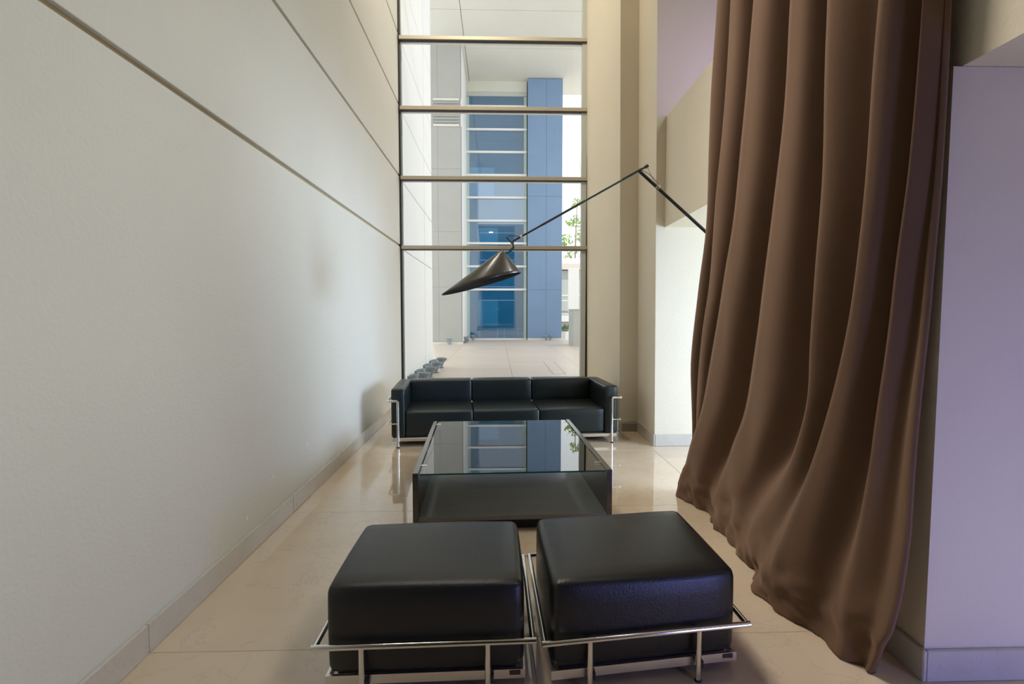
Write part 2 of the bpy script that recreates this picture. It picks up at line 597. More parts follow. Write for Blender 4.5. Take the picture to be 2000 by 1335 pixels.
# ------------------------------------------------------------------ the big window
win = bpy.data.objects.new('window_1', None)
C.objects.link(win)
win.location = (0, YW, 0)
struct(win, 'tall window wall with bronze transoms at the end of the lounge')
WX0, WX1 = -1.50, 1.40
MZ = [2.468, 3.520, 4.562, 5.595, 6.655, 7.70]      # transom tops are +.02
box('frame_jamb', WX0 - 0.02, WX0 + 0.022, -0.03, 0.06, 0, 8.2, M['gasket'], win)
box('frame_jamb', 1.298, 1.378, -0.045, 0.05, 0, 8.2, M['jamb'], win, 0.004, 1)
box('gasket_strip', 1.378, 1.392, -0.05, 0.05, 0, 8.2, M['gasket'], win)
box('sill', WX0 + 0.022, 1.305, -0.05, 0.06, 0.0, 0.06, M['frame'], win, 0.004, 1)
for z in MZ:
    o = box('transom', WX0 + 0.022, 1.385, -0.075, -0.012, z - 0.036, z + 0.020, M['frame'], win, 0.004, 1)
    box('gasket_strip', WX0 + 0.022, 1.385, -0.070, -0.006, z - 0.046, z - 0.036, M['gasket'], o)
    box('outer_cap', WX0 + 0.022, 1.385, 0.012, 0.065, z - 0.048, z + 0.012, M['white_metal'], o, 0.004, 1)  # white colour stands in for terrace light on the transom underside
zz = [0.06] + MZ + [8.2]
for i in range(len(zz) - 1):
    z0, z1 = zz[i], zz[i + 1]
    bm = bmesh.new()
    vs = [bm.verts.new(p) for p in ((WX0 + 0.01, 0.0, z0), (1.31, 0.0, z0), (1.31, 0.0, z1), (WX0 + 0.01, 0.0, z1))]
    bm.faces.new(vs)
    obj('glass_pane', bm, M['glass'], win)

# ------------------------------------------------------------------ outside: terrace, wall, soffit
TZ = 0.20
terr = struct(box('floor_terrace', -9, 18, YW + 0.16, 48, -0.1, TZ - 0.012, M['grout']), 'pale pinkish marble terrace outside the window')
xs = [-8.9, -6.17, -4.55, -2.94, -1.325, 0.29, 1.90, 3.51, 5.12, 6.73, 8.34, 9.95, 17.9]
for i in range(len(xs) - 1):
    y = YW + 0.17
    while y < 30:
        y1 = y + 1.62
        box('terrace_slab', xs[i] + 0.003, xs[i + 1] - 0.003, y + 0.003, y1 - 0.003, TZ - 0.012, TZ + random.uniform(-0.001, 0.001),
            M['marble_out'], terr)
        y = y1
box('terrace_slab', -8.9, 17.9, y + 0.003, 47.9, TZ - 0.012, TZ, M['marble_out'], terr)
# drain cover let into the paving
dr = thing('drain_cover', 'narrow slotted drain cover set in the terrace paving', 'drain', (1.29, 11.8, TZ), math.radians(-1.0))
for sx in (-1, 1):
    box('rim', sx * 0.13 - 0.012, sx * 0.13 + 0.012, -1.35, 1.35, 0.001, 0.007, M['concrete'], dr)
for k in range(4):
    box('cover_plate', -0.115, 0.115, -1.34 + k * 0.675, -1.34 + k * 0.675 + 0.66, 0.001, 0.005, M['marble_out'], dr)

wo = struct(box('wall_exterior', -1.9, -1.512, YW + 0.14, 11.70, 0.0, 12.1, M['concrete']), 'white panelled outside wall continuing beyond the window')
ZO = [TZ, 2.44, 3.49, 4.55, 5.60, 6.70, 7.75, 8.80, 9.85, 10.90, 12.1]
YO = [YW + 0.15, 9.05, 10.55, 11.71]
for i in range(len(ZO) - 1):
    for j in range(3):
        box('white_panel', -1.514, -1.480 - (0.004 if j == 1 else 0), YO[j] + 0.004, YO[j + 1] - 0.004, ZO[i] + 0.006, ZO[i + 1] - 0.006, M['white_out'], wo, 0.003, 1)
box('white_panel', -1.9, -1.512, 11.70, 11.73, TZ, 12.1, M['white_out'], wo)

sof = struct(box('ceiling_terrace', -9, 5.2, YW + 0.14, 25.6, 12.12, 12.5, M['concrete']), 'pale concrete soffit high over the terrace')
sy = [YW + 0.15, 10.9, 13.5, 16.1, 18.65, 21.25, 25.6]
sx = [-9, -1.29, 5.2]
for i in range(2):
    for j in range(6):
        box('soffit_panel', sx[i] + 0.012, sx[i + 1] - 0.012, sy[j] + 0.012, sy[j + 1] - 0.012, 12.085, 12.13, M['soffit'], sof)

# grey pillar with a louvred vent
pil = thing('concrete_pillar', 'square grey concrete pillar with a louvred vent, left of the blue glass', 'pillar', (-2.05, 20.9, TZ))
bm = bmesh.new()
add_box(bm, -0.62, 0.62, 0.012, 3.2, 0, 11.9)
obj('shaft', bm, M['concrete'], pil)
px = [-0.62, -0.33, 0.62]
pz = [0.09, 2.30, 4.52, 7.0, 8.66, 9.74, 11.9]
for i in range(2):
    for j in range(6):
        if j == 4:
            continue
        box('facing_panel', px[i] + 0.004, px[i + 1] - 0.004, 0.0, 0.02, pz[j] + 0.005, pz[j + 1] - 0.005, M['concrete'], pil)
box('facing_panel', -0.62, -0.50, 0.0, 0.02, 8.665, 9.735, M['concrete'], pil)
box('side_facing', 0.60, 0.625, 0.0, 3.25, 0.09, 11.9, M['white_out'], pil)  # lit side of the grey pillar, its brightness painted as white
box('plinth', -0.64, 0.64, -0.28, 0.02, 0, 0.07, M['soffit'], pil)
vent = box('vent_frame', -0.50, 0.53, 0.03, 0.05, 8.70, 9.72, M['flood'], pil)
box('vent_sill', -0.50, 0.53, -0.05, 0.03, 8.66, 8.74, M['soffit'], vent)
box('vent_sill', -0.50, 0.53, -0.05, 0.03, 9.66, 9.74, M['soffit'], vent)
for k in range(7):
    z = 8.80 + k * 0.125
    bm = bmesh.new()
    add_prism(bm, [(-0.49, -0.05, z), (0.52, -0.05, z), (0.52, 0.04, z + 0.05), (-0.49, 0.04, z + 0.05)],
              [(-0.49, -0.05, z + 0.05), (0.52, -0.05, z + 0.05), (0.52, 0.04, z + 0.09), (-0.49, 0.04, z + 0.09)])
    obj('louvre', bm, M['concrete'], vent)

# ------------------------------------------------------------------ far wing of the building
FY = 24.2
far = thing('glazed_wing', 'far wing with blue tinted glazing and white transoms across the terrace', 'building', (0, FY, TZ))
GX0, GX1 = -1.43, 1.36
box('plinth', GX0 - 0.05, GX1, -0.12, 0.05, 0.0, 0.06, M['white_out'], far)
box('jamb', GX0 - 0.35, GX0, -0.06, 0.12, 0.0, 11.9, M['green_jamb'], far)
box('jamb', GX0, GX0 + 0.12, 0.02, 0.5, 0.06, 11.2, M['green_jamb'], far)
box('jamb', GX1 - 0.13, GX1, 0.02, 0.5, 0.06, 11.2, M['green_jamb'], far)
box('lintel', GX0 - 0.1, GX1, -0.02, 0.3, 11.42, 11.9, M['soffit'], far)
box('head_rail', GX0, GX1, -0.01, 0.08, 11.22, 11.42, M['jamb'], far)
fz = [0.06] + [z - TZ for z in (2.556, 3.632, 4.703, 5.745, 6.806, 7.838, 8.888, 9.909, 10.95)] + [11.22]
for i in range(len(fz) - 1):
    bm = bmesh.new()
    vs = [bm.verts.new(p) for p in ((GX0 + 0.01, 0.03, fz[i]), (GX1 - 0.01, 0.03, fz[i]), (GX1 - 0.01, 0.03, fz[i + 1]), (GX0 + 0.01, 0.03, fz[i + 1]))]
    bm.faces.new(vs)
    obj('glass_pane', bm, M['far_glass'], far)
    if i:
        box('transom', GX0 - 0.02, GX1, -0.06, 0.03, fz[i] - 0.045, fz[i] + 0.045, M['white_metal'], far)
# inside seen through the tinted glass; bright boards stand in for blue reflections
box('inner_wall', -1.6, 1.36, 1.4, 1.5, 0, 11.9, M['blue_wall'], far)
box('inner_side', -1.62, -1.56, 0.5, 3.1, 0, 11.9, M['blue_wall'], far)
box('inner_side', 1.30, 1.36, 0.5, 3.1, 0, 11.9, M['blue_wall'], far)
box('inner_floor', -1.6, 1.36, 0.1, 3.1, -0.05, 0.03, M['concrete'], far)
box('reflection_board', -0.92, 0.02, 0.42, 0.46, 0.62, 1.86, M['blue_light'], far)
box('reflection_board', -0.92, 0.02, 0.42, 0.46, 4.45, 5.28, M['blue_light'], far)
box('reflection_board', -1.30, -0.15, 0.42, 0.46, 6.75, 8.10, M['blue_light'], far)
rl = box('handrail', -0.95, GX1 - 0.13, 0.35, 0.38, 0.50, 0.53, M['white_metal'], far)
for x in (-0.86, 0.0, 0.32, 1.0):
    box('baluster', x - 0.012, x + 0.012, 0.35, 0.38, 0.03, 0.50, M['white_metal'], rl)
box('back_roof', -1.7, 1.36, 0.0, 3.2, 11.9, 12.0, M['concrete'], far)

clad = thing('blue_clad_tower', 'blue grey clad tower joined to the right of the far glazing', 'tower', (2.18, 23.8, TZ))
box('core', -0.78, 0.78, 0.03, 4.0, 0, 11.86, M['jamb'], clad)
cx = [-0.80, 0.06, 0.80]
cz = [0.08, 2.33, 6.60, 11.86]
for i in range(2):
    for j in range(3):
        box('clad_panel', cx[i] + 0.006, cx[i + 1] - 0.006, 0.0, 0.04, cz[j] + 0.006, cz[j + 1] - 0.006, M['blue_clad'], clad)
box('plinth', -0.80, 0.80, -0.03, 0.05, 0, 0.08, M['soffit'], clad)
box('side_panel', 0.77, 0.80, 0.04, 4.0, 0.08, 11.86, M['white_out'], clad)

# ------------------------------------------------------------------ floodlights along the wall


def floodlight(name, label, loc, rot, tilt, group):
    t = thing(name, label, 'floodlight', loc, rot, group)
    t.scale = (1.4, 1.4, 1.35)
    bm = bmesh.new()
    add_lathe(bm, [(0.045, 0.0), (0.045, 0.012), (0.026, 0.02), (0.020, 0.05)], 14)
    o = obj('base', bm, M['flood'], t)
    auto_smooth(o, 40)
    bm = bmesh.new()
    mx = Matrix.Translation((0, 0, 0.05)) @ Matrix.Rotation(tilt, 4, 'Y')
    add_lathe(bm, [(0.024, -0.005), (0.036, 0.03), (0.045, 0.055), (0.080, 0.085), (0.086, 0.118), (0.078, 0.122), (0.070, 0.105)], 18, mx)
    h = obj('head', bm, M['flood'], t)
    auto_smooth(h, 40)
    bm = bmesh.new()
    add_lathe(bm, [(0.070, 0.100), (0.072, 0.108), (0.04, 0.113)], 18, mx)
    auto_smooth(obj('lens', bm, M['flood_glass'], h), 40)
    tube('bracket', [(0.0, -0.06, 0.10), (0.0, -0.06, 0.03), (0.0, 0.06, 0.03), (0.0, 0.06, 0.10)], 0.006, M['flood'], t, 6)
    return t


gr = 'floodlights on the terrace beside the white wall'
words = ['farthest', 'second farthest', 'third farthest', 'nearest']
for k, y in enumerate((11.69, 10.72, 9.80, 8.85)):
    floodlight('floodlight', f'blue grey floodlight in the row away from the white wall, {words[k]} of four', (-1.285, y, TZ), 0, 0.05, gr)
for k, y in enumerate((11.15, 10.28, 9.25, 8.50)):
    floodlight('floodlight', f'blue grey floodlight tight against the white wall, {words[k]} of four', (-1.395, y, TZ), 0, -0.22, gr)
gr2 = 'floodlights at the far pillar and far wing'
floodlight('floodlight', 'small floodlight at the foot of the grey pillar front', (-1.93, 20.45, TZ + 0.0), PI / 2, 0.3, gr2)
floodlight('floodlight', 'small floodlight beside the right edge of the grey pillar', (-1.36, 21.6, TZ), 0.2, 0.3, gr2)
floodlight('floodlight', 'small floodlight midway between grey pillar and blue glass', (-1.31, 22.4, TZ), 0.5, -0.3, gr2)
floodlight('floodlight', 'small floodlight at the left corner of the blue glass', (-1.15, 23.6, TZ), 0.9, 0.3, gr2)
floodlight('floodlight', 'left one of the pair of floodlights at the blue clad tower', (2.24, 23.5, TZ), PI, 0.35, gr2)
floodlight('floodlight', 'right one of the pair of floodlights at the blue clad tower', (2.42, 23.5, TZ), 0, 0.35, gr2)

# ------------------------------------------------------------------ glimpse right of the blue tower
pier = thing('low_pier', 'low grey stone pier standing on the terrace right of the tower', 'pier', (3.6, 19.15, TZ))
box('core', -0.74, 0.8, 0.012, 1.25, 0, 1.36, M['far_grey'], pier)
box('front_facing', -0.755, 0.8, 0.0, 0.03, 0.0, 1.36, M['concrete'], pier)
box('side_facing', -0.76, -0.735, 0.03, 1.25, 0.0, 1.36, M['far_grey'], pier)
box('cap', -0.78, 0.82, -0.02, 1.28, 1.36, 1.40, M['concrete'], pier)
box('foot', -0.77, 0.81, -0.02, 0.05, 0.0, 0.05, M['concrete'], pier)
brd = thing('white_board', 'tall plain white board standing above the low grey pier', 'board', (3.32, 22.4, TZ))
box('panel', -0.24, 0.24, 0.0, 0.05, 1.32, 3.22, M['white_out'], brd)
for x in (-0.16, 0.16):
    box('post', x - 0.02, x + 0.02, 0.05, 0.09, 0, 3.1, M['white_metal'], brd)
nb = thing('street_building', 'low building with a pinkish stone fascia beyond the terrace', 'building', (5.6, 33, 0))
box('wall', -1.8, 4.0, 0.3, 4.0, 0, 4.2, M['far_grey'], nb)
fa = box('fascia', -2.0, 4.2, 0.0, 4.0, 4.25, 4.62, M['far_stone'], nb)
box('upper_fascia', -2.0, 4.2, 0.3, 4.0, 4.62, 5.0, M['white_out'], nb)
for k in range(7):
    wdw = box('window', -1.55 + k * 0.8, -0.95 + k * 0.8, 0.22, 0.32, 1.6, 3.6, M['jamb'], nb)
    box('window_rail', -1.55 + k * 0.8, -0.95 + k * 0.8, 0.18, 0.22, 2.55, 2.63, M['white_metal'], wdw)
box('ledge', -1.8, 4.0, 0.0, 0.3, 0.9, 1.3, M['white_out'], nb)
rail = thing('garden_railing', 'white tubular railing between the tower and the low pier', 'railing', (3.4, 26.0, TZ))
for z in (1.88, 1.2):
    tube('rail', [(-0.35, 0, z), (0.28, 0, z)], 0.025, M['white_metal'], rail, 8)
for x in (-0.35, 0.28):
    tube('post', [(x, 0, 0), (x, 0, 1.9)], 0.025, M['white_metal'], rail, 8)
pt = thing('potted_plant', 'small dark green plant in a white pot by the railing', 'plant', (3.30, 25.0, TZ))
bm = bmesh.new()
add_lathe(bm, [(0.10, 0.0), (0.17, 0.30), (0.18, 0.36), (0.15, 0.34), (0.13, 0.30)], 14)
auto_smooth(obj('pot', bm, M['pot'], pt))
bm = bmesh.new()
leaves(bm, 110, 0, 0, 0.5, 0.22, 0.22, 0.2, 0.08, random.Random(3))
o = obj('foliage', bm, M['leaf_dark'], pt)
o['kind'] = 'stuff'
box('stand', -0.2, 0.2, -0.2, 0.2, -0.0, 0.001, M['pot'], pt)


def tree(label, loc, h, crowns, seed, leafm, nleaf, spread):
    rnd = random.Random(seed)
    t = thing('street_tree', label, 'tree', loc)
    bm = bmesh.new()
    add_tube(bm, [(0, 0, -0.1), (0.1, 0.05, h * 0.35), (-0.05, 0, h * 0.6), (0.1, 0, h)], 0.11, 8, 0.03)
    obj('trunk', bm, M['bark'], t)
    for (cx_, cy_, cz_, r_) in crowns:
        zb = min(h, cz_) * 0.62
        bm = bmesh.new()
        add_tube(bm, [(0, 0, zb), (cx_ * 0.5, cy_ * 0.5, (zb + cz_) / 2 + 0.1), (cx_, cy_, cz_)], 0.035, 6, 0.012)
        obj('branch', bm, M['bark'], t)
    bm = bmesh.new()
    for (cx_, cy_, cz_, r_) in crowns:
        leaves(bm, int(nleaf * r_ * r_), cx_, cy_, cz_, r_, r_, r_ * 0.6, spread, rnd)
    f = obj('foliage', bm, leafm, t)
    f['kind'] = 'stuff'
    return t


tree('slender pale green tree against the bright sky right of the tower', (5.9, 38.9, 0), 10,
     [(-0.9, 0, 6.9, 0.75), (0.1, 0.2, 8.4, 0.8), (0.05, -0.3, 9.6, 0.6), (-0.15, 0.3, 6.2, 0.6), (0.8, 0.2, 7.3, 0.9), (-0.6, -0.2, 5.6, 0.4)],
     11, M['leaf'], 150, 0.17)

# ------------------------------------------------------------------ sofa
SO = Vector((0.100, 5.60, 0))
sofa = thing('leather_sofa', 'black leather three seat sofa with chrome frame, below the tall window', 'sofa', SO, math.radians(4.2))
SW, SD, AT = 1.255, 0.86, 0.145      # half width, depth, arm thickness
for s in (-1, 1):
    a, b = (-SW, -SW + AT) if s < 0 else (SW - AT, SW)
    cushion('arm', a, b, 0.0, SD, 0.10, 0.632, M['leather'], sofa, 0.022, 0.004)
iw = (2 * (SW - AT)) / 3
for k in range(3):
    a = -SW + AT + k * iw
    cushion('seat_cushion', a + 0.002, a + iw - 0.002, 0.012, 0.70, 0.105, 0.378, M['leather'], sofa, 0.024, 0.008, seed=k)
for k in range(3):
    a = -SW + AT + k * iw
    cushion('back_cushion', a + 0.002, a + iw - 0.002, 0.655, SD - 0.005, 0.36, 0.640, M['leather'], sofa, 0.026, 0.006, seed=10 + k)
box('bottom_rail', -SW + 0.01, SW - 0.01, -0.012, 0.006, 0.062, 0.098, M['chrome_satin'], sofa, 0.003, 1)
box('bottom_rail', -SW + 0.01, SW - 0.01, SD - 0.01, SD + 0.01, 0.062, 0.098, M['chrome_satin'], sofa, 0.003, 1)
for s in (-1, 1):
    box('bottom_rail', s * (SW - 0.02) - 0.009, s * (SW - 0.02) + 0.009, 0.006, SD - 0.01, 0.062, 0.098, M['chrome_satin'], sofa, 0.003, 1)
box('under_panel', -SW + 0.05, SW - 0.05, 0.02, SD - 0.03, 0.085, 0.106, M['rubber'], sofa)
LX, LY = 1.178, -0.045
for s in (-1, 1):
    lg = tube('leg', [(s * LX, LY, 0.012), (s * LX, LY, 0.508)], 0.0135, M['chrome'], sofa, 12)
    bm = bmesh.new()
    add_lathe(bm, [(0.016, 0.0), (0.016, 0.013)], 12, Matrix.Translation((s * LX, LY, 0)))
    obj('foot_cap', bm, M['rubber'], lg)
    lg = tube('leg', [(s * LX, SD + 0.04, 0.012), (s * LX, SD + 0.04, 0.508)], 0.0135, M['chrome'], sofa, 12)
    bm = bmesh.new()
    add_lathe(bm, [(0.016, 0.0), (0.016, 0.013)], 12, Matrix.Translation((s * LX, SD + 0.04, 0)))
    obj('foot_cap', bm, M['rubber'], lg)
    box('rail_bracket', s * LX - 0.008, s * LX + 0.008, LY, -0.006, 0.07, 0.092, M['chrome'], sofa)
tube('upper_bar', [(-LX, LY, 0.508), (-SW - 0.032, LY, 0.508), (-SW - 0.032, SD + 0.04, 0.508), (SW + 0.032, SD + 0.04, 0.508),
                   (SW + 0.032, LY, 0.508), (LX, LY, 0.508)], 0.0135, M['chrome'], sofa, 12, 0.02)
tube('lower_bar', [(-LX, LY, 0.262), (-SW - 0.024, LY, 0.262), (-SW - 0.024, SD + 0.04, 0.262), (SW + 0.024, SD + 0.04, 0.262),
                   (SW + 0.024, LY, 0.262), (LX, LY, 0.262)], 0.007, M['chrome'], sofa, 10, 0.015)

# ------------------------------------------------------------------ coffee table
tab = thing('coffee_table', 'low dark wood coffee table with an inset clear glass top', 'table', (0.073, 4.151, 0), math.radians(2.2))
TW, TD, TT = 0.664, 0.815, 0.036
for s in (-1, 1):
    a, b = (-TW, -TW + TT) if s < 0 else (TW - TT, TW)
    box('side_panel', a, b, -TD, TD, 0.0, 0.402, M['wenge'], tab, 0.0015, 1)
box('shelf', -TW + TT, TW - TT, -TD + 0.004, TD - 0.004, 0.075, 0.105, M['shelf_wood'], tab, 0.001, 1)
box('plinth', -TW + TT, TW - TT, -TD + 0.05, -TD + 0.07, 0.0, 0.076, M['rubber'], tab)
box('plinth', -TW + TT, TW - TT, TD - 0.07, TD - 0.05, 0.0, 0.076, M['rubber'], tab)
bm = bmesh.new()
gx, gy = TW - TT - 0.010, TD - 0.002
add_box(bm, -gx, gx, -gy, gy, 0.388, 0.398)
bmesh.ops.recalc_face_normals(bm, faces=bm.faces)
for f in bm.faces:
    f.material_index = 0 if abs(f.normal.z) > 0.5 else 1
obj('glass_top', bm, [M['table_glass'], M['glass_edge']], tab)['label'] = 'clear glass top with green edges'
for sx_ in (-1, 1):
    for sy_ in (-0.62, 0.70):
        bm = bmesh.new()
        add_tube(bm, [(sx_ * (TW - TT), sy_, 0.3935), (sx_ * (TW - TT - 0.04), sy_, 0.3935)], 0.0075, 10)
        auto_smooth(obj('glass_pin', bm, M['chrome_satin'], tab))

# ------------------------------------------------------------------ ottomans


def ottoman(label, loc, rot, w, d, skew, lx, seed):
    t = thing('leather_ottoman', label, 'ottoman', loc, rot, 'ottomans in front of the coffee table')
    hw, hd = w / 2, d / 2
    cushion('cushion', -hw, hw, -hd, hd, 0.078, 0.422, M['leather_otto'], t, 0.034, 0.012, skew, 0.0025, seed)
    bm = bmesh.new()
    g = 0.006

    def S(x, y, z):
        return (x, y + skew * x, z)
    for (x0, x1, y0, y1) in ((-hw - g, hw + g, -hd - g, -hd + g), (-hw - g, hw + g, hd - g, hd + g),
                             (-hw - g, -hw + g, -hd + g, hd - g), (hw - g, hw + g, -hd + g, hd - g)):
        add_prism(bm, [S(x0, y0, 0.046), S(x1, y0, 0.046), S(x1, y1, 0.046), S(x0, y1, 0.046)],
                  [S(x0, y0, 0.082), S(x1, y0, 0.082), S(x1, y1, 0.082), S(x0, y1, 0.082)])
    obj('bottom_rail', bm, M['chrome_satin'], t)
    bm = bmesh.new()
    add_prism(bm, [S(-hw + 0.03, -hd + 0.03, 0.066), S(hw - 0.03, -hd + 0.03, 0.066), S(hw - 0.03, hd - 0.03, 0.066), S(-hw + 0.03, hd - 0.03, 0.066)],
              [S(-hw + 0.03, -hd + 0.03, 0.082), S(hw - 0.03, -hd + 0.03, 0.082), S(hw - 0.03, hd - 0.03, 0.082), S(-hw + 0.03, hd - 0.03, 0.082)])
    obj('under_panel', bm, M['rubber'], t)
    o_, oy, zb, r = 0.034, 0.034, 0.212, 0.0115
    x0, x1, y0, y1 = -hw - o_, hw + o_, -hd - oy, hd + oy
    bm = bmesh.new()
    add_tube(bm, [S(x0 - r, y0, zb), S(x1 + r, y0, zb)], r, 12)
    add_tube(bm, [S(x0 - r, y1, zb), S(x1 + r, y1, zb)], r, 12)
    add_tube(bm, [S(x0, y0, zb), S(x0, y1, zb)], r * 0.98, 12)
    add_tube(bm, [S(x1, y0, zb), S(x1, y1, zb)], r * 0.98, 12)
    auto_smooth(obj('tube_loop', bm, M['chrome'], t), 50)
    for yy in (y0, y1):
        for x in lx:
            p = S(x, yy, 0)
            lg = tube('leg', [(p[0], p[1], 0.006), (p[0], p[1], zb)], 0.0115, M['chrome'], t, 12)
            bm = bmesh.new()
            add_lathe(bm, [(0.014, 0.0), (0.014, 0.008)], 12, Matrix.Translation((p[0], p[1], 0)))
            obj('foot_cap', bm, M['rubber'], lg)
            inn = 1 if yy < 0 else -1
            box('rail_bracket', p[0] + 0.006, p[0] + 0.022, min(p[1], p[1] + inn * 0.03), max(p[1], p[1] + inn * 0.03), 0.05, 0.078, M['rubber'], lg)
    tx = hw - 0.035
    tg = box('maker_tag', tx - 0.02, tx + 0.022, -hd + skew * tx - 0.009, -hd + skew * tx - 0.005, 0.062, 0.078, M['tag'], t)
    tg['label'] = 'small dark red tag on the rail'
    return t


ottoman('black leather ottoman with chrome tube frame, left of the pair', (-0.276, 2.195, 0), math.radians(0.3), 0.745, 0.605, 0.022, (-0.235, 0.235), 1)
ottoman('black leather ottoman with chrome tube frame, right of the pair by the curtain', (0.576, 2.252, 0), math.radians(1.3), 0.752, 0.640, 0.10, (-0.235, 0.205), 2)

# ------------------------------------------------------------------ curtain
ZS = [4.3, 3.6, 3.0, 2.5, 2.0, 1.6, 1.3, 1.05, 0.8, 0.6, 0.4, 0.25, 0.12, 0]
# fold crests from the far end to the near end: x at the top, x at the hem, y at each height
CREST = [
    (1.45, 1.55, [3.381, 3.455, 3.509, 3.533, 3.570, 3.685, 3.770, 3.842, 3.88, 3.91, 3.95, 3.99, 4.03, 4.05]),
    (1.44, 1.54, [3.149, 3.213, 3.269, 3.326, 3.414, 3.481, 3.575, 3.675, 3.75, 3.80, 3.87, 3.93, 3.98, 4.01]),
    (1.425, 1.435, [2.758, 2.853, 2.935, 3.006, 3.088, 3.213, 3.319, 3.416, 3.514, 3.633, 3.759, 3.854, 3.936, 3.985]),
    (1.425, 1.485, [2.441, 2.490, 2.532, 2.566, 2.645, 2.720, 2.784, 2.866, 2.982, 3.126, 3.257, 3.346, 3.400, 3.444]),
    (1.425, 1.44, [2.258, 2.254, 2.249, 2.246, 2.243, 2.264, 2.287, 2.307, 2.397, 2.520, 2.663, 2.771, 2.864, 2.935]),
    (1.46, 1.33, [1.851, 1.903, 1.948, 1.985, 2.016, 2.059, 2.109, 2.155, 2.204, 2.255, 2.326, 2.384, 2.458, 2.526]),
    (1.54, 1.43, [1.808, 1.839, 1.865, 1.887, 1.908, 1.953, 1.976, 1.984, 1.982, 1.989, 2.005, 2.016, 2.025, 2.030]),
    (1.62, 1.49, [1.880, 1.879, 1.878, 1.877, 1.876, 1.890, 1.897, 1.889, 1.870, 1.847, 1.844, 1.852, 1.902, 1.946]),
]
# depth and place of the hollow between neighbouring crests
HOLLOW = [(0.20, 0.05, 0.68), (0.235, 0.05, 0.74), (0.24, 0.045, 0.76), (0.235, 0.03, 0.76), (0.12, 0.03, 0.55), (0.135, 0.05, 0.72), (0.045, 0.03, 0.5)]


def interp(xs_, ys_, x):
    for i in range(len(xs_) - 1):
        a, b = xs_[i], xs_[i + 1]
        if a >= x >= b:
            t = (a - x) / (a - b)
            m0 = (ys_[i + 1] - ys_[max(i - 1, 0)]) / (xs_[i + 1] - xs_[max(i - 1, 0)])
            j = min(i + 2, len(xs_) - 1)
            m1 = (ys_[j] - ys_[i]) / (xs_[j] - xs_[i])
            h = b - a
            return ((2 * t ** 3 - 3 * t ** 2 + 1) * ys_[i] + (t ** 3 - 2 * t ** 2 + t) * h * m0
                    + (-2 * t ** 3 + 3 * t ** 2) * ys_[i + 1] + (t ** 3 - t ** 2) * h * m1)
    return ys_[-1]


from mathutils import noise
bm = bmesh.new()
rows = []
zl = []
z = 4.3
while z > 0.30:
    zl.append(z)
    z -= 0.05
while z > 0.001:
    zl.append(z)
    z -= 0.02
zl.append(0.004)
NS = 18
for z in zl:
    t = min(max(z / 1.5, 0), 1)
    e = t * t * (3 - 2 * t)
    cr = []
    for (xt, xb, ys_) in CREST:
        cr.append((xb + (xt - xb) * e, interp(ZS, ys_, z)))
    pts = []
    # far return edge
    pts.append((cr[0][0] + 0.09, cr[0][1] - 0.02))
    pts.append((cr[0][0] + 0.05, cr[0][1] + 0.015))
    pts.append((cr[0][0] + 0.018, cr[0][1] + 0.018))
    for i in range(len(cr) - 1):
        (xa, ya), (xb2, yb) = cr[i], cr[i + 1]
        dt, db, pos = HOLLOW[i]
        dep = db + (dt - db) * e
        for k in range(NS):
            u = k / NS
            g = u ** (math.log(0.5) / math.log(pos))
            w = (0.5 - 0.5 * math.cos(2 * PI * g)) ** 0.85
            pts.append((xa + (xb2 - xa) * u + dep * w, ya + (yb - ya) * (u + 0.10 * math.sin(2 * PI * u) * 0.6)))
    pts.append(cr[-1])
    pts.append((cr[-1][0] + 0.008, cr[-1][1] - 0.004))
    pts.append((cr[-1][0] + 0.022, cr[-1][1] + 0.002))
    low = max(0.0, 1 - z / 0.42)
    row = []
    for (x, y) in pts:
        n1 = noise.noise(Vector((x * 3, y * 6, z * 7)))
        n2 = noise.noise(Vector((x * 3 + 9, y * 15, z * 16)))
        n3 = noise.noise(Vector((5, y * 5, z * 1.5)))
        dx = 0.045 * low * n1 + 0.024 * low * n2 + 0.010 * n3
        # a slack pleat where the cloth breaks on the floor
        dx -= 0.030 * low * math.exp(-((z - 0.16) / 0.05) ** 2) * (0.5 + n1)
        lift = 0.0 * max(0.0, noise.noise(Vector((2.0, y * 4.5, 0)))) * max(0.0, 1 - z / 0.15)
        row.append(bm.verts.new((min(x + dx, 1.676), y + 0.012 * low * n2, max(0.0022, z + lift))))
    rows.append(row)
# the hem is turned under and lies on the floor
nr = len(rows[-1])
rows.append([bm.verts.new((v.co.x + (0.05 if k < nr - 22 else 0.012), v.co.y, 0.0022)) for k, v in enumerate(rows[-1])])
for a, b in zip(rows[:-1], rows[1:]):
    for j in range(len(a) - 1):
        bm.faces.new((a[j], b[j], b[j + 1], a[j + 1]))
cur = obj('velvet_curtain', bm, M['velvet'], None, smooth=True)
tag(cur, 'tall brown velvet curtain hanging in folds and pooling on the floor at right', 'curtain')
sm = cur.modifiers.new('thickness', 'SOLIDIFY')
sm.thickness = 0.004
sm.offset = 0
# track it hangs from
trk = thing('curtain_track', 'metal track carrying the brown curtain, above the beam', 'track', (1.58, 2.8, 4.305))
box('rail', -0.02, 0.02, -1.4, 1.4, 0.0, 0.03, M['black_metal'], trk)
for y in (-1.2, 0.0, 1.2):
    tube('hanger', [(0, y, 0.02), (0, y, 3.89)], 0.008, M['black_metal'], trk, 6)

# ------------------------------------------------------------------ reading lamp
LYP = 4.30
lamp = thing('reading_lamp', 'long armed black floor lamp with a dark conical shade over the table', 'lamp', (2.42, LYP, 0))


def lp(x, z, y=0.0):
    return (x - 2.42, y, z)


